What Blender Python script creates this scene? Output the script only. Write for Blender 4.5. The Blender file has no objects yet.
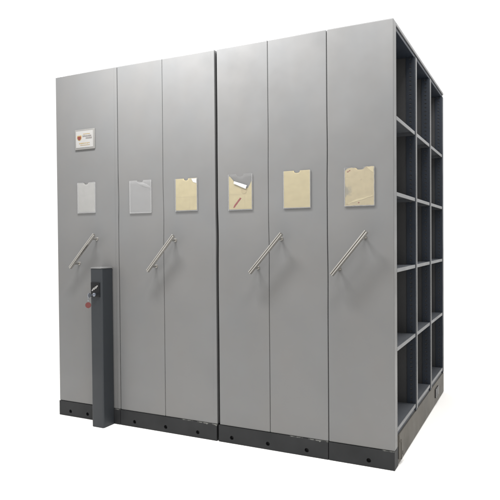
import bpy, bmesh, math, random
from mathutils import Vector, Matrix
random.seed(7)
S = bpy.context.scene
COL = S.collection
pi = math.pi

# ------------------------------------------------------------------ materials
def nt(name):
    m = bpy.data.materials.new(name); m.use_nodes = True
    n = m.node_tree
    return m, n, n.nodes['Principled BSDF']

def add(n, t, **k):
    x = n.nodes.new(t)
    for a, b in k.items(): setattr(x, a, b)
    return x

def noise(n, scale, detail=4, rough=.55, stretch=None):
    tc = add(n, 'ShaderNodeTexCoord')
    mp = add(n, 'ShaderNodeMapping')
    n.links.new(tc.outputs['Object'], mp.inputs[0])
    if stretch: mp.inputs['Scale'].default_value = stretch
    z = add(n, 'ShaderNodeTexNoise')
    z.inputs['Scale'].default_value = scale; z.inputs['Detail'].default_value = detail
    z.inputs['Roughness'].default_value = rough
    n.links.new(mp.outputs[0], z.inputs['Vector'])
    return z.outputs['Fac']

def ramp(n, src, stops):
    r = add(n, 'ShaderNodeValToRGB')
    el = r.color_ramp.elements
    while len(el) < len(stops): el.new(.5)
    for e, (p, c) in zip(el, stops):
        e.position = p; e.color = (c[0], c[1], c[2], 1)
    n.links.new(src, r.inputs[0])
    return r.outputs['Color']

def mapr(n, src, a, b, c, d):
    r = add(n, 'ShaderNodeMapRange')
    for i, v in zip((1, 2, 3, 4), (a, b, c, d)): r.inputs[i].default_value = v
    n.links.new(src, r.inputs[0])
    return r.outputs[0]

def paint(name, col, rough=.45, var=.06, hue=0., fine=700, bump=.06, wave=0., metallic=0., spec=.5):
    """powder coated sheet metal: faint clouding, fine grain, slight oil-canning"""
    m, n, b = nt(name)
    c = ramp(n, noise(n, 3.2, 5), [(.3, [v*(1-var) for v in col]), (.7, [v*(1+var) for v in col])])
    if hue:
        c2 = ramp(n, noise(n, 4.1, 6, .6, (1, 1, .8)), [(.35, (1-hue, 1, 1+hue)), (.65, (1+hue, 1, 1-hue))])
        mm = add(n, 'ShaderNodeMix', data_type='RGBA', blend_type='MULTIPLY'); mm.inputs[0].default_value = 1
        n.links.new(c, mm.inputs[6]); n.links.new(c2, mm.inputs[7]); c = mm.outputs[2]
    n.links.new(c, b.inputs['Base Color'])
    n.links.new(mapr(n, noise(n, 5, 6), .3, .7, rough*.8, rough*1.22), b.inputs['Roughness'])
    b.inputs['Metallic'].default_value = metallic
    b.inputs['Specular IOR Level'].default_value = spec
    bp = add(n, 'ShaderNodeBump'); bp.inputs['Strength'].default_value = bump; bp.inputs['Distance'].default_value = .0006
    n.links.new(noise(n, fine, 2), bp.inputs['Height'])
    if wave:
        b2 = add(n, 'ShaderNodeBump'); b2.inputs['Strength'].default_value = wave; b2.inputs['Distance'].default_value = .02
        n.links.new(noise(n, 1.6, 1, stretch=(1, 1, .5)), b2.inputs['Height'])
        n.links.new(bp.outputs[0], b2.inputs['Normal']); bp = b2
    n.links.new(bp.outputs[0], b.inputs['Normal'])
    return m

PANEL = paint('grey_powder_coat', (.117, .1165, .1155), rough=.40, spec=.4, var=.04, hue=.012, wave=.12)
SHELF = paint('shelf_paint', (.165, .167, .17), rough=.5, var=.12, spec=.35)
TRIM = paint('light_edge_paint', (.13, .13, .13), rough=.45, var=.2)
PLATE = paint('shaded_shelf_paint', (.072, .077, .085), rough=.5, var=.15, spec=.3)  # shelf paint with the shade inside the bays put into its colour
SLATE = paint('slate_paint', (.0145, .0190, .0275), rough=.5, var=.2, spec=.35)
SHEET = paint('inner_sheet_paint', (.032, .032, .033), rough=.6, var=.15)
POST = paint('lock_post_paint', (.019, .0215, .0245), rough=.5, spec=.28, var=.05)
TAN = paint('floor_tint_plinth_paint', (.094, .087, .075), rough=.65, var=.25, spec=.3)  # tan of the floor's reflection put into the plinth colour
STEEL = paint('brushed_steel', (.40, .385, .36), rough=.2, var=.15, metallic=.9)
DARKREFL = paint('dark_reflection', (.085, .075, .06), rough=.4, metallic=.6)
BLACK = paint('black_plastic', (.004, .004, .0045), rough=.3, spec=.25)
WHITE = paint('white_print', (.235, .23, .222), rough=.5)
DARKHOLE = paint('hole_shadow_paint', (.006, .006, .006), rough=.9)
RED = paint('red_tag_plastic', (.085, .014, .012), rough=.4)
NICKEL = paint('nickel', (.32, .34, .38), rough=.3, metallic=.9)
FRAME = paint('plate_frame_plastic', (.145, .141, .134), rough=.4)
MAROON = paint('maroon_print', (.105, .02, .015), rough=.5)
GOLD = paint('gold_print', (.22, .155, .06), rough=.5)
INK = paint('grey_ink', (.12, .11, .105), rough=.6)
REDINK = paint('red_ink', (.17, .014, .014), rough=.6)

def base_mat():
    m, n, b = nt('charcoal_base_paint')
    c = ramp(n, noise(n, 7, 5), [(.3, (.0115, .0120, .0127)), (.7, (.0175, .0181, .019))])
    # paint chipped off along the upper edge, most of it at the right hand end
    tc = add(n, 'ShaderNodeTexCoord'); sx = add(n, 'ShaderNodeSeparateXYZ')
    n.links.new(tc.outputs['Object'], sx.inputs[0])
    edge = mapr(n, sx.outputs['Z'], .076, .094, 0, .33)
    s = add(n, 'ShaderNodeMath', operation='ADD')
    n.links.new(edge, s.inputs[0]); n.links.new(noise(n, 28, 5, .65, (1, 1, 1.6)), s.inputs[1])
    s2 = add(n, 'ShaderNodeMath', operation='ADD')
    n.links.new(s.outputs[0], s2.inputs[0]); n.links.new(mapr(n, noise(n, 3.3, 2), .3, .7, -.14, .14), s2.inputs[1])
    mask = mapr(n, s2.outputs[0], .93, .97, 0, .8)
    mx = add(n, 'ShaderNodeMix', data_type='RGBA')
    n.links.new(mask, mx.inputs[0]); n.links.new(c, mx.inputs[6]); mx.inputs[7].default_value = (.15, .15, .14, 1)
    n.links.new(mx.outputs[2], b.inputs['Base Color'])
    b.inputs['Roughness'].default_value = .55; b.inputs['Specular IOR Level'].default_value = .18
    return m
BASE = base_mat()

def paper(name, col, stain=None, amount=.62, seed=(1, 1, 1), smudge=None):
    m, n, b = nt(name)
    c = ramp(n, noise(n, 26, 6, .6, seed), [(.25, [v*.88 for v in col]), (.75, [v*1.08 for v in col])])
    if stain:
        mask = mapr(n, noise(n, 42, 6, .7, (1.0, 1, 1.6)), amount, amount+.16, 0, .55)
        mx = add(n, 'ShaderNodeMix', data_type='RGBA')
        n.links.new(mask, mx.inputs[0]); n.links.new(c, mx.inputs[6]); mx.inputs[7].default_value = (*stain, 1)
        c = mx.outputs[2]
    if smudge:
        tc = add(n, 'ShaderNodeTexCoord'); vd = add(n, 'ShaderNodeVectorMath', operation='DISTANCE'); vd.inputs[1].default_value = smudge
        n.links.new(tc.outputs['Object'], vd.inputs[0])
        s1 = add(n, 'ShaderNodeMath', operation='ADD')
        n.links.new(vd.outputs['Value'], s1.inputs[0]); n.links.new(mapr(n, noise(n, 60, 4, .7), .3, .7, -.016, .016), s1.inputs[1])
        mx = add(n, 'ShaderNodeMix', data_type='RGBA')
        n.links.new(mapr(n, s1.outputs[0], .012, .036, .75, 0), mx.inputs[0]); n.links.new(c, mx.inputs[6]); mx.inputs[7].default_value = (.13, .125, .11, 1)
        c = mx.outputs[2]
    n.links.new(c, b.inputs['Base Color'])
    b.inputs['Roughness'].default_value = .7
    bp = add(n, 'ShaderNodeBump'); bp.inputs['Strength'].default_value = .35; bp.inputs['Distance'].default_value = .003
    n.links.new(noise(n, 14, 2), bp.inputs['Height']); n.links.new(bp.outputs[0], b.inputs['Normal'])
    return m
BEIGE = paper('beige_card', (.315, .268, .152))
BEIGE_B = paper('beige_card_paler', (.31, .263, .15), seed=(.7, 1, 1.3))
WORN = paper('worn_beige_card', (.30, .252, .152), stain=(.13, .085, .05), amount=.57, smudge=(-.072, 0, .075))
PALE = paper('pale_grey_card', (.225, .22, .205))
GLAREW = paper('white_glare', (.46, .46, .45))

def clear(name, haze=.12, gloss=.10):
    m, n, b = nt(name)
    n.nodes.remove(b)
    out = n.nodes['Material Output']
    tr = add(n, 'ShaderNodeBsdfTransparent'); tr.inputs[0].default_value = (.97, .97, .97, 1)
    df = add(n, 'ShaderNodeBsdfDiffuse'); df.inputs[0].default_value = (.5, .5, .5, 1)
    gl = add(n, 'ShaderNodeBsdfGlossy'); gl.inputs['Roughness'].default_value = .12
    lw = add(n, 'ShaderNodeLayerWeight'); lw.inputs[0].default_value = .5
    pw = add(n, 'ShaderNodeMath', operation='POWER'); pw.inputs[1].default_value = 4
    n.links.new(lw.outputs['Facing'], pw.inputs[0])
    fr_ = mapr(n, pw.outputs[0], 0, 1, .35*gloss, .7)
    m1 = add(n, 'ShaderNodeMixShader'); m1.inputs[0].default_value = haze
    n.links.new(tr.outputs[0], m1.inputs[1]); n.links.new(df.outputs[0], m1.inputs[2])
    m2 = add(n, 'ShaderNodeMixShader')
    n.links.new(fr_, m2.inputs[0]); n.links.new(m1.outputs[0], m2.inputs[1]); n.links.new(gl.outputs[0], m2.inputs[2])
    n.links.new(m2.outputs[0], out.inputs[0])
    return m
CLEAR = clear('clear_sleeve_plastic', .025, .08)
HAZY = clear('hazy_sleeve_plastic', .11, .08)
RIM = clear('sleeve_edge_plastic', .28)

# ------------------------------------------------------------------ mesh helpers
class MB:
    def __init__(s): s.bm = bmesh.new()
    def box(s, x0, x1, y0, y1, z0, z1, bev=0, seg=2, m=None):
        t = bmesh.new(); bmesh.ops.create_cube(t, size=1)
        for v in t.verts:
            v.co = Vector((x0+(v.co.x+.5)*(x1-x0), y0+(v.co.y+.5)*(y1-y0), z0+(v.co.z+.5)*(z1-z0)))
        if bev: bmesh.ops.bevel(t, geom=t.edges[:], offset=bev, segments=seg, affect='EDGES', profile=.6)
        if m is not None: bmesh.ops.transform(t, matrix=m, verts=t.verts[:])
        s.join(t); return s
    def join(s, t):
        bmesh.ops.recalc_face_normals(t, faces=t.faces[:])
        me = bpy.data.meshes.new('tmp'); t.to_mesh(me); t.free(); s.bm.from_mesh(me); bpy.data.meshes.remove(me)
    def prism(s, pts, y0, y1, bev=0):
        """outline in x,z pushed from y0 to y1"""
        t = bmesh.new()
        a = [t.verts.new((x, y0, z)) for x, z in pts]; b = [t.verts.new((x, y1, z)) for x, z in pts]
        t.faces.new(a); t.faces.new(b[::-1]); k = len(pts)
        for i in range(k): t.faces.new((a[i], b[i], b[(i+1) % k], a[(i+1) % k]))
        if bev: bmesh.ops.bevel(t, geom=t.edges[:], offset=bev, segments=2, affect='EDGES')
        s.join(t); return s
    def prism_z(s, pts, z0, z1, bev=0):
        t = bmesh.new()
        a = [t.verts.new((x, y, z0)) for x, y in pts]; b = [t.verts.new((x, y, z1)) for x, y in pts]
        t.faces.new(a); t.faces.new(b[::-1]); k = len(pts)
        for i in range(k): t.faces.new((a[i], b[i], b[(i+1) % k], a[(i+1) % k]))
        if bev:
            bmesh.ops.bevel(t, geom=[e for e in t.edges if abs(e.verts[0].co.z-e.verts[1].co.z) < 1e-5], offset=bev, segments=2, affect='EDGES')
        s.join(t); return s
    def rod(s, p, q, r, seg=20, r2=None, bev=0):
        p, q = Vector(p), Vector(q); d = q-p
        t = bmesh.new(); bmesh.ops.create_cone(t, cap_ends=True, segments=seg, radius1=r, radius2=r if r2 is None else r2, depth=d.length)
        if bev: bmesh.ops.bevel(t, geom=[e for e in t.edges if len(e.link_faces) == 2 and any(len(f.verts) > 4 for f in e.link_faces)], offset=bev, segments=2, affect='EDGES')
        bmesh.ops.transform(t, matrix=Matrix.Translation((p+q)/2) @ d.to_track_quat('Z', 'Y').to_matrix().to_4x4(), verts=t.verts[:])
        s.join(t); return s
    def tube(s, pts, r, seg=10, closed=False):
        t = bmesh.new(); pts = [Vector(p) for p in pts]; rings = []; k = len(pts)
        for i, p in enumerate(pts):
            a = pts[(i-1) % k] if closed or i else p; b = pts[(i+1) % k] if closed or i < k-1 else p
            mq = (b-a).to_track_quat('Z', 'Y').to_matrix()
            rings.append([t.verts.new(p + mq @ Vector((r*math.cos(2*pi*j/seg), r*math.sin(2*pi*j/seg), 0))) for j in range(seg)])
        for i in range(k if closed else k-1):
            A, B = rings[i], rings[(i+1) % k]
            for j in range(seg): t.faces.new((A[j], A[(j+1) % seg], B[(j+1) % seg], B[j]))
        if not closed: t.faces.new(rings[0]); t.faces.new(rings[-1])
        s.join(t); return s
    def build(s, name, mat, parent=None, smooth=False, label=None):
        me = bpy.data.meshes.new(name)
        for v in s.bm.verts: pass
        o = bpy.data.objects.new(name, me); COL.objects.link(o)
        if parent is not None:
            w = WORLD[parent.name]
            for v in s.bm.verts: v.co -= w
            o.parent = parent; WORLD[o.name] = w
        else:
            # origin at the base of the thing
            xs = [v.co.x for v in s.bm.verts]; ys = [v.co.y for v in s.bm.verts]; zs = [v.co.z for v in s.bm.verts]
            w = Vector(((min(xs)+max(xs))/2, (min(ys)+max(ys))/2, min(zs)))
            for v in s.bm.verts: v.co -= w
            o.location = w; WORLD[o.name] = w
        s.bm.to_mesh(me); s.bm.free()
        me.materials.append(mat)
        if smooth:
            for p in me.polygons: p.use_smooth = True
            try: me.set_sharp_from_angle(angle=math.radians(25))
            except Exception: pass
        if label: o['label'] = label
        return o
WORLD = {}

def tag(o, label, cat, group=None):
    o['label'] = label; o['category'] = cat
    if group: o['group'] = group
    return o

def thing(name, loc, label, cat, group=None):
    o = bpy.data.objects.new(name, None); COL.objects.link(o); o.location = loc
    o.empty_display_size = .1; WORLD[o.name] = Vector(loc)
    return tag(o, label, cat, group)

# ------------------------------------------------------------------ floor
H, D, ZB = 2.2, 1.627, .095
fl = bpy.data.meshes.new('floor'); R_ = 60
fl.from_pydata([(-R_, -R_, 0), (R_, -R_, 0), (R_, R_, 0), (-R_, R_, 0)], [], [(0, 1, 2, 3)])
FLOOR = paint('white_floor', (.95, .935, .905), rough=.9, var=.0, bump=0, spec=.1)
fl.materials.append(FLOOR)
fo = bpy.data.objects.new('floor', fl); COL.objects.link(fo); fo['kind'] = 'structure'
fo['label'] = 'plain white floor under the shelving'

# ------------------------------------------------------------------ shelving units
def holed_plate(mb, x0, x1, z0, z1, y, holes, r, depth):
    """front plate with real round holes, each a short tube into the base"""
    bm = bmesh.new(); N = 20; c = r*1.9
    def quad(a, b, c_, d): bm.faces.new([bm.verts.new(p) for p in (a, b, c_, d)])
    cur = x0
    for hx, hz in holes:
        l, rr, b, t = hx-c, hx+c, hz-min(c, hz-z0-.001), hz+c
        quad((cur, y, z0), (l, y, z0), (l, y, z1), (cur, y, z1))
        quad((l, y, z0), (rr, y, z0), (rr, y, b), (l, y, b))
        quad((l, y, t), (rr, y, t), (rr, y, z1), (l, y, z1))
        ci, sq = [], []
        for k in range(N):
            a = 2*pi*(k+.5)/N; ca, sa = math.cos(a), math.sin(a)
            ci.append((hx+r*ca, hz+r*sa))
            f = min((c/abs(ca)) if abs(ca) > 1e-6 else 9, ((t-hz) if sa > 0 else (hz-b))/abs(sa) if abs(sa) > 1e-6 else 9)
            sq.append((hx+f*ca, hz+f*sa))
        corners = [(rr, t), (l, t), (l, b), (rr, b)]
        for k in range(N):
            j = (k+1) % N
            poly = [ci[k], sq[k]]
            for q in corners:
                if abs(q[0]-sq[k][0])+abs(q[1]-sq[k][1]) > 1e-6:
                    on_k = abs(q[0]-sq[k][0]) < 1e-6 or abs(q[1]-sq[k][1]) < 1e-6
                    on_j = abs(q[0]-sq[j][0]) < 1e-6 or abs(q[1]-sq[j][1]) < 1e-6
                    diff = not (abs(sq[k][0]-sq[j][0]) < 1e-6 or abs(sq[k][1]-sq[j][1]) < 1e-6)
                    if on_k and on_j and diff: poly.append(q)
            poly += [sq[j], ci[j]]
            bm.faces.new([bm.verts.new((p[0], y, p[1])) for p in poly])
            quad((ci[k][0], y, ci[k][1]), (ci[j][0], y, ci[j][1]), (ci[j][0], y+depth, ci[j][1]), (ci[k][0], y+depth, ci[k][1]))
        cur = rr
    quad((cur, y, z0), (x1, y, z0), (x1, y, z1), (cur, y, z1))
    bmesh.ops.remove_doubles(bm, verts=bm.verts[:], dist=1e-5)
    mb.join(bm)

def base_front(u, x0, x1, holes):
    mb = MB(); y = -.004; zt = ZB-.001
    holed_plate(mb, x0, x1, 0.002, zt, y, [(h, .0325) for h in holes], .0115, .02)
    # rest of the front plinth: rounded-over top, ends and bottom
    bm = bmesh.new()
    def quad(*p): bm.faces.new([bm.verts.new(q) for q in p])
    yb = .075
    quad((x0, y, zt), (x1, y, zt), (x1, yb, zt), (x0, yb, zt))
    quad((x0, y, .002), (x1, y, .002), (x1, yb, .002), (x0, yb, .002))
    quad((x0, y, .002), (x0, yb, .002), (x0, yb, zt), (x0, y, zt))
    quad((x1, y, .002), (x1, yb, .002), (x1, yb, zt), (x1, y, zt))
    quad((x0, yb, .002), (x1, yb, .002), (x1, yb, zt), (x0, yb, zt))
    mb.join(bm)
    o = mb.build('base_plinth', BASE, u)
    for h in holes: MB().rod((h, y+.017, .0325), (h, y+.023, .0325), .0112, 20).build('hole_shade_disc', DARKHOLE, o)  # black disc puts the shade inside each hole into colour
    return o

def front_panel(u, x0, x1, th=.064):
    mb = MB().box(x0, x1, 0, th, ZB+.001, H, .004, 3)
    for k in range(1, 52):
        bmesh.ops.bisect_plane(mb.bm, geom=mb.bm.verts[:]+mb.bm.edges[:]+mb.bm.faces[:], plane_co=(0, 0, ZB+k*.0405), plane_no=(0, 0, 1))
    for v in mb.bm.verts:                      # sheet edges pressed a little out of true, alike on both sides of a seam
        z = v.co.z
        for ex in (x0, x1):
            if abs(v.co.x-ex) < .006 and .006 < ex < 2.17:
                s_ = 3.1*round(ex*20)/20
                v.co.x += .0016*math.sin(9*z+s_)*math.exp(-((z-1.25)/.45)**2) + .0009*math.sin(17*z+2*s_)*math.exp(-((z-1.35)/.3)**2)
    return mb.build('front_panel', PANEL, u)

def edge_trim(u, x1, w=.020, out=.0022):
    return MB().box(x1-w, x1+.0004, -out, .05, ZB+.003, H-.002, .0025, 3).build('edge_trim', PANEL, u)

def handle(u, a, b, off=.055):
    """slanting square bar on two stand-offs"""
    A, B = Vector((a[0], -off, a[1])), Vector((b[0], -off, b[1])); d = (B-A); L = d.length; d.normalize()
    mid = (A+B)/2
    X = d; Y = Vector((0, 1, 0)); Z = X.cross(Y); Y, Z = (Y*.93+Z*.37).normalized(), (Z*.93-Y*.37).normalized()
    M = Matrix((X, Y, Z)).transposed().to_4x4(); M.translation = mid
    mb = MB().box(-L/2, L/2, -.0088, .0085, -.0092, -.0024, .0026, 3, m=M)
    mb.box(-L/2, L/2, -.0088, .0085, .0024, .0092, .0026, 3, m=M)
    h = mb.build('handle', STEEL, u, True)
    MB().box(-L/2+.001, L/2-.001, -.0050, .0080, -.0030, .0030, m=M).build('reflection_core', DARKREFL, h)  # the bar's dark reflection put into colour and shape
    for f in (.13, .87):
        p = A+d*L*f
        s = MB().rod((p.x, -off+.007, p.z), (p.x, .0005, p.z), .0065, 16)
        s.rod((p.x, -.0035, p.z), (p.x, .0005, p.z), .0105, 20, .0115)
        s.build('standoff', STEEL, h, True)
    return h

def carcass(u, x0, x1):
    g = MB()
    g.box(x0, x0+.004, .068, D, .1, 2.165); g.box(x1-.004, x1, .068, D, .1, 2.165)
    g.box(x0+.0045, x1-.0045, D-.006, D-.002, .1, 2.165)
    g.build('side_sheets', SLATE, u)
    MB().box(x0, x1, .068, D, 2.167, 2.195, .003).build('top_sheet', SHELF, u)
    MB().box(x0, x1, .08, D, .004, .097, .003).build('base_frame', BASE, u)

def notch_outline(x0, x1, z0, z1, nw=.026, nd=.014, cx=None, r=.002):
    cx = (x0+x1)/2 if cx is None else cx
    pts = [(x0+r, z0), (x1-r, z0), (x1, z0+r), (x1, z1-r), (x1-r, z1), (cx+nw, z1)]
    for k in range(9):
        a = pi*k/8
        pts.append((cx+nw*.85*math.cos(a), z1-.0005-nd*math.sin(a)**.7))
    pts += [(cx-nw, z1), (x0+r, z1), (x0, z1-r), (x0, z0+r)]
    return pts

def pocket(u, x0, x1, z0, z1, mat=CLEAR, label=None, crease=None):
    p = MB().prism(notch_outline(x0, x1, z0, z1), -.0075, -.0063)
    if crease:
        # the sleeve is buckled: a soft ridge runs across it
        (ax, az), (bx, bz) = crease
        A, B = Vector((ax, -.0072, az)), Vector((bx, -.0072, bz)); n = 12
        t = bmesh.new(); rings = []
        d = (B-A).normalized(); w = Vector((-d.z, 0, d.x))
        for i in range(n+1):
            f = i/n; c = A.lerp(B, f); hw = .010*math.sin(pi*(.08+.84*f))**.6; hh = .0045*math.sin(pi*(.05+.9*f))
            rings.append([t.verts.new(c + w*hw*math.cos(pi*j/8) + Vector((0, -hh*math.sin(pi*j/8), 0))) for j in range(9)])
        for i in range(n):
            for j in range(8): t.faces.new((rings[i][j], rings[i][j+1], rings[i+1][j+1], rings[i+1][j]))
        p.join(t)
    o = p.build('card_pocket', mat, u, True, label)
    e = MB().box(x0, x0+.0035, -.0062, .0005, z0+.002, z1-.002)
    e.box(x1-.0035, x1, -.0062, .0005, z0+.002, z1-.002)
    e.box(x0+.0036, x1-.0036, -.0062, .0005, z0+.002, z0+.006)
    e.build('pocket_rim', RIM, o)
    return o

G = 'mobile shelving units in the row'
X = dict(u1=(0, .5008), u2=(.5045, 1.189), u3=(1.205, 1.845), u4=(1.8485, 2.1853))

# unit 1 : narrow end unit
u = U1 = thing('shelving_unit', (.25, D/2, 0), 'narrow grey end unit with the small white name plate, behind the dark lock post', 'shelving unit', G)
base_front(u, *X['u1'], [.095, .238])
front_panel(u, *X['u1']); edge_trim(u, X['u1'][1]); carcass(u, *X['u1'])
handle(u, (.357, 1.176), (.157, .967))
pocket(u, .180, .325, 1.312, 1.507, HAZY)

# unit 2
u = U2 = thing('shelving_unit', (.847, D/2, 0), 'two-panel grey unit with one empty clear pocket and one clean beige card', 'shelving unit', G)
base_front(u, .5045, 1.186, [.61, .838, 1.06])
front_panel(u, .5045, .8340); front_panel(u, .8361, 1.1885); edge_trim(u, 1.1885, .022, .0009); carcass(u, *X['u2'])
MB().box(.82, .85, .05, .066, ZB+.01, H-.01).build('seam_strip', PANEL, u)
handle(u, (.942, 1.164), (.757, .956))
pocket(u, .594, .754, 1.300, 1.498, HAZY, 'empty hazy plastic pocket buckled near its top', crease=((.655, 1.487), (.748, 1.452)))
pocket(u, .923, 1.074, 1.302, 1.493, CLEAR)

# unit 3
u = U3 = thing('shelving_unit', (1.525, D/2, 0), 'two-panel grey unit right of the widest dark gap, with red-marked and smooth beige cards', 'shelving unit', G)
base_front(u, 1.199, 1.8445, [1.282, 1.503, 1.727])
front_panel(u, 1.205, 1.5155); front_panel(u, 1.5176, 1.8450); carcass(u, *X['u3'])
MB().box(1.50, 1.53, .05, .066, ZB+.01, H-.01).build('seam_strip', PANEL, u)
handle(u, (1.615, 1.167), (1.427, .957))
pocket(u, 1.274, 1.423, 1.297, 1.497, CLEAR)
pocket(u, 1.605, 1.758, 1.297, 1.496, CLEAR)

# unit 4 : open-sided end unit
u = U4 = thing('shelving_unit', (2.017, D/2, 0), 'open-sided grey end unit showing three bays of empty shelves and dark slotted posts', 'shelving unit', G)
x0, x1 = X['u4']
base_front(u, x0, x1, [2.056])
front_panel(u, x0, x1, .062)
handle(u, (2.064, 1.172), (1.885, .956))
pocket(u, 1.938, 2.092, 1.297, 1.494, CLEAR)
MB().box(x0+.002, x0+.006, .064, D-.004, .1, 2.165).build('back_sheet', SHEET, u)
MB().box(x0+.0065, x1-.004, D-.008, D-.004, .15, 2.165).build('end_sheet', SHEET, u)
t = MB().box(x0+.002, x1-.006, .064, D, 2.166, 2.1975, .002)
t.build('top_sheet', SLATE, u)
MB().box(x1-.0055, x1+.0005, .0635, D+.001, 2.184, 2.199, .002).build('top_lip', TRIM, u)
PY = [.068, .543, 1.030, 1.573]
def slotted(mb, axis, x, y, w, z0, z1, pitch=.0254, slot=.010, side=1):
    """steel strip with a column of real slots; axis 'x': lies across x facing -y"""
    th = .0022; a, b = w*.38, w*.62
    def bx(p0, p1, q0, q1):
        if axis == 'x': mb.box(x+p0, x+p1, y, y+th, q0, q1)
        else: mb.box(x-th, x, y+p0, y+p1, q0, q1)
    bx(0, a, z0, z1); bx(b, w, z0, z1)
    z = z0
    while z < z1-.001:
        bx(a, b, z, min(z+pitch-slot, z1)); z += pitch
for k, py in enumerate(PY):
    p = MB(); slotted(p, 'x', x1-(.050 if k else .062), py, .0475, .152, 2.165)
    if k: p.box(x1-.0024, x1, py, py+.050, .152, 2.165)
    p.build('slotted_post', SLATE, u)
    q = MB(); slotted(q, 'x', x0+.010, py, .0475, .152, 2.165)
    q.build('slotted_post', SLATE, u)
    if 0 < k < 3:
        MB().box(x1+.0002, x1+.003, py+.014, py+.040, .16, 2.164, .001).build('pale_post_strip', TRIM, u)  # paler strip along the post's outer flange
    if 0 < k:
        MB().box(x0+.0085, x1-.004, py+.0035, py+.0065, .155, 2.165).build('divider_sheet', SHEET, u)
for k in range(3):
    ya, yb = PY[k]+(.0515 if k else .004), PY[k+1]-.0015
    for z in (.190, .593, .986, 1.366, 1.742):
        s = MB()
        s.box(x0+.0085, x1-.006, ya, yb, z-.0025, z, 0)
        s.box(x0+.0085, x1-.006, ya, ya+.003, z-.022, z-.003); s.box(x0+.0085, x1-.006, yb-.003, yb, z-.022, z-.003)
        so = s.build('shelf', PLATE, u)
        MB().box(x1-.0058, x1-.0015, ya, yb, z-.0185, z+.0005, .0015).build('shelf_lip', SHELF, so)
for k in range(3):
    for z in (1.93, 1.56):
        MB().box(x0+.0085, x0+.03, PY[k]+.052, PY[k+1]-.002, z-.02, z+.02, .002).build('tie_bar', SLATE, u)
MB().box(x0+.01, x1-.001, .078, D, .004, .146, .004, 3).build('side_plinth', TAN, u, True)
MB().box(x0+.02, x1-.008, .08, D-.01, .147, .163).build('kick_rail', SLATE, u)
b = MB().box(x1-.0005, x1+.006, .080, .100, .03, .15, .002)
b.box(x1-.0005, x1+.010, .112, .124, .02, .12, .002); b.rod((x1, .145, .045), (x1+.012, .145, .045), .010, 12)
b.rod((x1+.005, .09, .12), (x1+.010, .09, .12), .006, 6)
b.build('corner_bracket', TAN, u)
v = MB()
for k in range(3): v.box(x1-.0005, x1+.006, 1.215+k*.045, 1.252+k*.045, .055, .115, .002)
v.build('vent_grille', BLACK, u)

# ------------------------------------------------------------------ name plate (screwed to unit 1)
N = MB().box(.166, .327, -.008, .0005, 1.715, 1.843, .004, 3).build('name_plate', FRAME, U1, True)
MB().box(.177, .316, -.0092, -.0078, 1.728, 1.832).build('plate_face', WHITE, N)
SQ = lambda ps: [(.205+(x-.206)*.84, 1.789+(z-1.79)*.66) for x, z in ps]
em = MB().prism(SQ([(.190, 1.807), (.197, 1.802), (.204, 1.808), (.212, 1.802), (.220, 1.807), (.223, 1.790), (.217, 1.776), (.206, 1.769), (.195, 1.776), (.188, 1.790)]), -.0106, -.0091)
em.build('emblem', MAROON, N)
g = MB().prism(SQ([(.186, 1.812), (.195, 1.814), (.206, 1.813), (.218, 1.815), (.227, 1.812), (.229, 1.79), (.222, 1.772), (.206, 1.763), (.190, 1.772), (.183, 1.79)]), -.0098, -.0090)
g.box(.236, .292, -.0100, -.0090, 1.8105, 1.8135)
for k in range(7): g.box(.204+k*.0125, .2135+k*.0125+random.uniform(-.002, .002), -.0100, -.0090, 1.752+random.uniform(-.001, .002), 1.7575)
g.box(.212, .290, -.0100, -.0090, 1.7415, 1.7440)
g.build('gold_lettering', GOLD, N)
L = MB(); x = .231
for row, (zz, hh, xe) in enumerate([(1.795, .010, .302), (1.782, .009, .306)]):
    x = .232 if row == 0 else .258
    while x < xe:
        w = random.uniform(.003, .006); L.box(x, x+w, -.0101, -.0090, zz-random.uniform(0, .001), zz+hh*random.uniform(.7, 1)); x += w+.0016
L.build('dark_lettering', INK, N)

# ------------------------------------------------------------------ cards in the pockets
GC = 'cards in the door pockets'
YC0, YC1 = -.0050, -.0042
def card(name, outline, mat, label, extra=None):
    c = MB().prism(outline, YC0, YC1)
    o = c.build(name, mat)
    tag(o, label, 'card', GC)
    return o
def jag(pts, amp, n=6):
    out = []
    for i, p in enumerate(pts):
        q = pts[(i+1) % len(pts)]
        L_ = math.hypot(q[0]-p[0], q[1]-p[1]); k = max(1, int(L_/.008))
        for j in range(k):
            f = j/k; out.append((p[0]+(q[0]-p[0])*f+random.uniform(-amp, amp), p[1]+(q[1]-p[1])*f+random.uniform(-amp, amp)))
    return out

card('index_card', notch_outline(.1845, .3205, 1.3195, 1.503, .018, .009), PALE, 'pale grey card in the pocket under the name plate')
c3 = card('index_card', notch_outline(.9275, 1.0695, 1.309, 1.491, .017, .011), BEIGE, 'clean beige card with a small white glare shape at its corner, in the two-panel unit beside the lock post')
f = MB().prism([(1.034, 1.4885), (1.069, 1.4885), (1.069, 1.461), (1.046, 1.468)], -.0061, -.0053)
f.build('corner_glare', GLAREW, c3)  # glare on the sleeve corner, built as a white flap
gl = MB().box(.9300, 1.0680, -.00518, -.0049, 1.3830, 1.3847); gl.box(1.0195, 1.0210, -.00518, -.0049, 1.311, 1.3825)
gl.build('fold_line', paper('card_crease', (.27, .23, .14)), c3)

top4 = [(1.2785, 1.304), (1.4185, 1.304), (1.4185, 1.455), (1.408, 1.437), (1.396, 1.418), (1.376, 1.420), (1.345, 1.437), (1.312, 1.455), (1.296, 1.474), (1.2815, 1.488), (1.2785, 1.482)]
c4 = card('index_card', top4, BEIGE_B, 'beige card with sleeve glare shaped as a white curl and a red pen mark')
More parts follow.
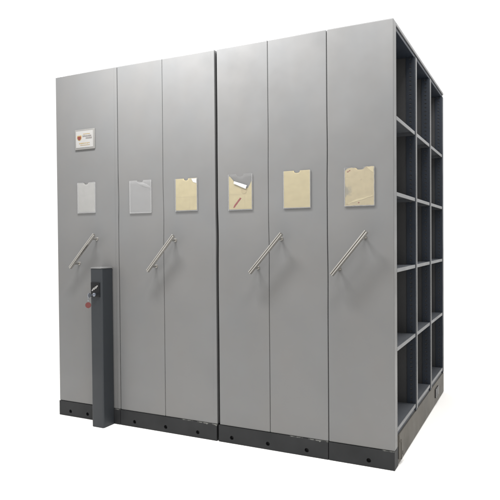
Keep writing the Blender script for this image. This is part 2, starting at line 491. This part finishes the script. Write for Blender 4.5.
# glare on the plastic sleeve, built as a white rolled-over strip
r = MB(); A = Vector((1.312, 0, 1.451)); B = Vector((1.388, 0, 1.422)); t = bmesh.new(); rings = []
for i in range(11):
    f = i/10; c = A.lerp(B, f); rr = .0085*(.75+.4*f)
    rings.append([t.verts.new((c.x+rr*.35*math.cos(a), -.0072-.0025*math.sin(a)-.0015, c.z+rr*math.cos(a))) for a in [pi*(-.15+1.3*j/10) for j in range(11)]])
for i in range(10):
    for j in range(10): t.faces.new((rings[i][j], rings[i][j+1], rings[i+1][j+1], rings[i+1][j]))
r.join(t); r.build('glare_strip', GLAREW, c4, True)
MB().prism([(1.372+.018*math.cos(a), 1.405+.017*math.sin(a)) for a in [2*pi*k/14 for k in range(14)]], -.0058, -.0050).build('glare_end', paper('glare_end_shade', (.27, .222, .125)), c4)  # darker disc closing off the glare shape
m4 = MB()
for k in range(6):
    xx = 1.306+k*.0068; zz = 1.313+k*.0082
    m4.prism(jag([(xx-.002, zz+.001), (xx+.006, zz-.002), (xx+.0155, zz+.009), (xx+.0065, zz+.0135)], .0016), -.0054-k*.00004, -.0049)
m4.build('red_pen_mark', REDINK, c4)
gl = MB().box(1.2805, 1.4165, -.00518, -.0049, 1.384, 1.3856); gl.box(1.375, 1.3764, -.00518, -.0049, 1.306, 1.3835)
gl.build('fold_line', paper('card_crease_paler', (.26, .22, .13)), c4)

card('index_card', notch_outline(1.6075, 1.7555, 1.302, 1.495, .020, .012, 1.683), BEIGE_B, 'smooth beige card with a rounded thumb notch, right of the card with the red mark')
o6 = [(1.941, 1.302), (2.0895, 1.302), (2.0895, 1.492), (2.045, 1.492), (2.036, 1.482), (2.022, 1.478), (2.008, 1.479), (1.995, 1.490), (1.978, 1.491), (1.955, 1.487), (1.942, 1.480)]
c6 = card('index_card', jag(o6, .0017), WORN, 'worn stained beige card with a torn top, nearest the open shelves')
TORN = paper('torn_paper', (.38, .325, .20))
x6 = MB().prism(jag([(2.055, 1.488), (2.086, 1.4895), (2.0865, 1.462), (2.076, 1.470)], .001), -.0060, -.0052)
x6.build('torn_flap', TORN, c6)
x6 = MB().prism(jag([(1.946, 1.308), (2.08, 1.345), (2.086, 1.352), (2.05, 1.343), (1.99, 1.330)], .001), -.0056, -.0051)
x6.build('crease_flap', TORN, c6)
for q in [(1.953, 1.470), (1.962, 1.475), (2.008, 1.313)]:
    y6 = MB().prism(jag([(q[0], q[1]), (q[0]+.008, q[1]+.002), (q[0]+.007, q[1]+.005), (q[0]+.001, q[1]+.004)], .0006), -.0059, -.0049)
    y6.build('red_pen_mark', REDINK, c6)

# ------------------------------------------------------------------ lock post
P = thing('lock_post', (.41, -.05, 0), 'short charcoal lock post standing on the floor against the narrow end unit', 'lock post')
px0, px1, py0, py1 = .364, .455, -.103, -.0055
def rr(x0, x1, y0, y1, r, n=5):
    out = []
    for cx, cy, a0 in ((x1-r, y0+r, -pi/2), (x1-.003, y1-.003, 0), (x0+.003, y1-.003, pi/2), (x0+r, y0+r, pi)):
        q = r if cy < (y0+y1)/2 else .003
        out += [(cx+q*math.cos(a0+pi/2*k/n), cy+q*math.sin(a0+pi/2*k/n)) for k in range(n+1)]
    return out
MB().prism_z(rr(px0, px1, py0, py1, .009), .001, .968, .0015).build('post_body', POST, P, True)
MB().prism_z(rr(px0-.002, px1+.002, py0-.002, py1+.001, .010), .969, .975, .002).build('top_cap', TRIM, P, True)
lp = MB().box(.371, .440, py0-.006, py0+.001, .795, .886, .004, 3).build('lock_plate', BLACK, P, True)
lg = MB()
for dx, dz in ((0, 0), (.014, .008), (.027, .015)):
    lg.prism([(.379+dx, .834+dz), (.387+dx, .832+dz), (.402+dx, .850+dz), (.395+dx, .853+dz)], py0-.0072, py0-.0058)
lg.build('logo_mark', WHITE, lp)
LX, LZ = .404, .811
MB().rod((LX, py0-.005, LZ), (LX, py0-.016, LZ), .011, 24, bev=.0015).build('lock_cylinder', NICKEL, lp, True)
# key in the lock with its red tag
KY = thing('key', (LX, py0-.045, LZ-.05), 'small steel key with a round red tag, hanging in the lock of the charcoal post', 'key')
kb = MB().box(LX-.0012, LX+.0012, py0-.042, py0-.0162, LZ-.0035, LZ+.0035, .0004)
kb.rod((LX-.0016, py0-.054, LZ), (LX+.0016, py0-.054, LZ), .014, 24, bev=.0005)
kb.build('key_blade', NICKEL, KY, True)
MB().tube([(LX, py0-.063+.012*math.sin(a)*.25, LZ-.020+.016*math.cos(a)) for a in [2*pi*k/20 for k in range(20)]], .0012, 8, True).build('key_ring', NICKEL, KY, True)
M = Matrix.Translation((LX-.001, py0-.064, LZ-.058)) @ Matrix.Rotation(math.radians(25), 4, 'Z')
tg = MB(); pts = [(.0175*math.cos(2*pi*k/28), .0175*math.sin(2*pi*k/28)) for k in range(28)]
t = bmesh.new(); sub = MB().prism(pts, -.0016, .0016, .0006); bmesh.ops.transform(sub.bm, matrix=M, verts=sub.bm.verts[:])
sub.build('key_tag', RED, KY, True)
MB().rod((LX-.002, py0-.064, LZ-.076), (LX-.002, py0-.064, LZ-.094), .0025, 8, .001).build('tag_cord', INK, KY)

# ------------------------------------------------------------------ camera
q = [2.81379, -2.82887, 1.13399, -0.46253, -0.0171, -0.00814, 579.50989]
yaw, p_, r_ = q[3:6]
fwd = Vector((math.sin(yaw)*math.cos(p_), math.cos(yaw)*math.cos(p_), math.sin(p_)))
right = Vector((math.cos(yaw), -math.sin(yaw), 0)); up = right.cross(fwd)
r2 = right*math.cos(r_)+up*math.sin(r_); u2 = -right*math.sin(r_)+up*math.cos(r_)
cam = bpy.data.cameras.new('camera'); co = bpy.data.objects.new('camera', cam); COL.objects.link(co)
mw = Matrix((r2, u2, -fwd)).transposed().to_4x4(); mw.translation = Vector(q[:3]); co.matrix_world = mw
cam.sensor_width = 36; cam.lens = 36*q[6]/500; cam.clip_end = 300; cam.clip_start = .05
S.camera = co

# ------------------------------------------------------------------ light: white room, ceiling lamps and an added fill lamp
W = bpy.data.worlds.new('World'); S.world = W; W.use_nodes = True
bg = W.node_tree.nodes['Background']; bg.inputs[0].default_value = (1, 1, 1, 1); bg.inputs[1].default_value = 1.12
def lamp(name, loc, target, sx, sy, power, col=(1, 1, 1)):
    l = bpy.data.lights.new(name, 'AREA'); l.shape = 'RECTANGLE'; l.size = sx; l.size_y = sy; l.energy = power; l.color = col
    o = bpy.data.objects.new(name, l); COL.objects.link(o); o.location = loc
    o.rotation_euler = (Vector(target)-Vector(loc)).to_track_quat('-Z', 'Y').to_euler()
    return o
lamp('ceiling_or_fill_lamp', (.82, -.70, 2.92), (.84, -.42, 0), .9, .2, 92)
lamp('ceiling_or_fill_lamp', (2.2, -.68, 2.95), (2.2, -.45, 0), .8, .2, 38)
lamp('ceiling_or_fill_lamp', (2.60, .85, 2.78), (2.62, .85, 0), .16, 1.3, 30)
lamp('ceiling_or_fill_lamp', (-.75, .6, 2.9), (-.75, .6, 0), .2, 1.2, 26)  # unseen lamp added to brighten the floor at the left

S.view_settings.view_transform = 'Standard'; S.view_settings.look = 'None'
S.view_settings.exposure = 0; S.view_settings.gamma = 1
S.cycles.max_bounces = 8; S.cycles.transparent_max_bounces = 12
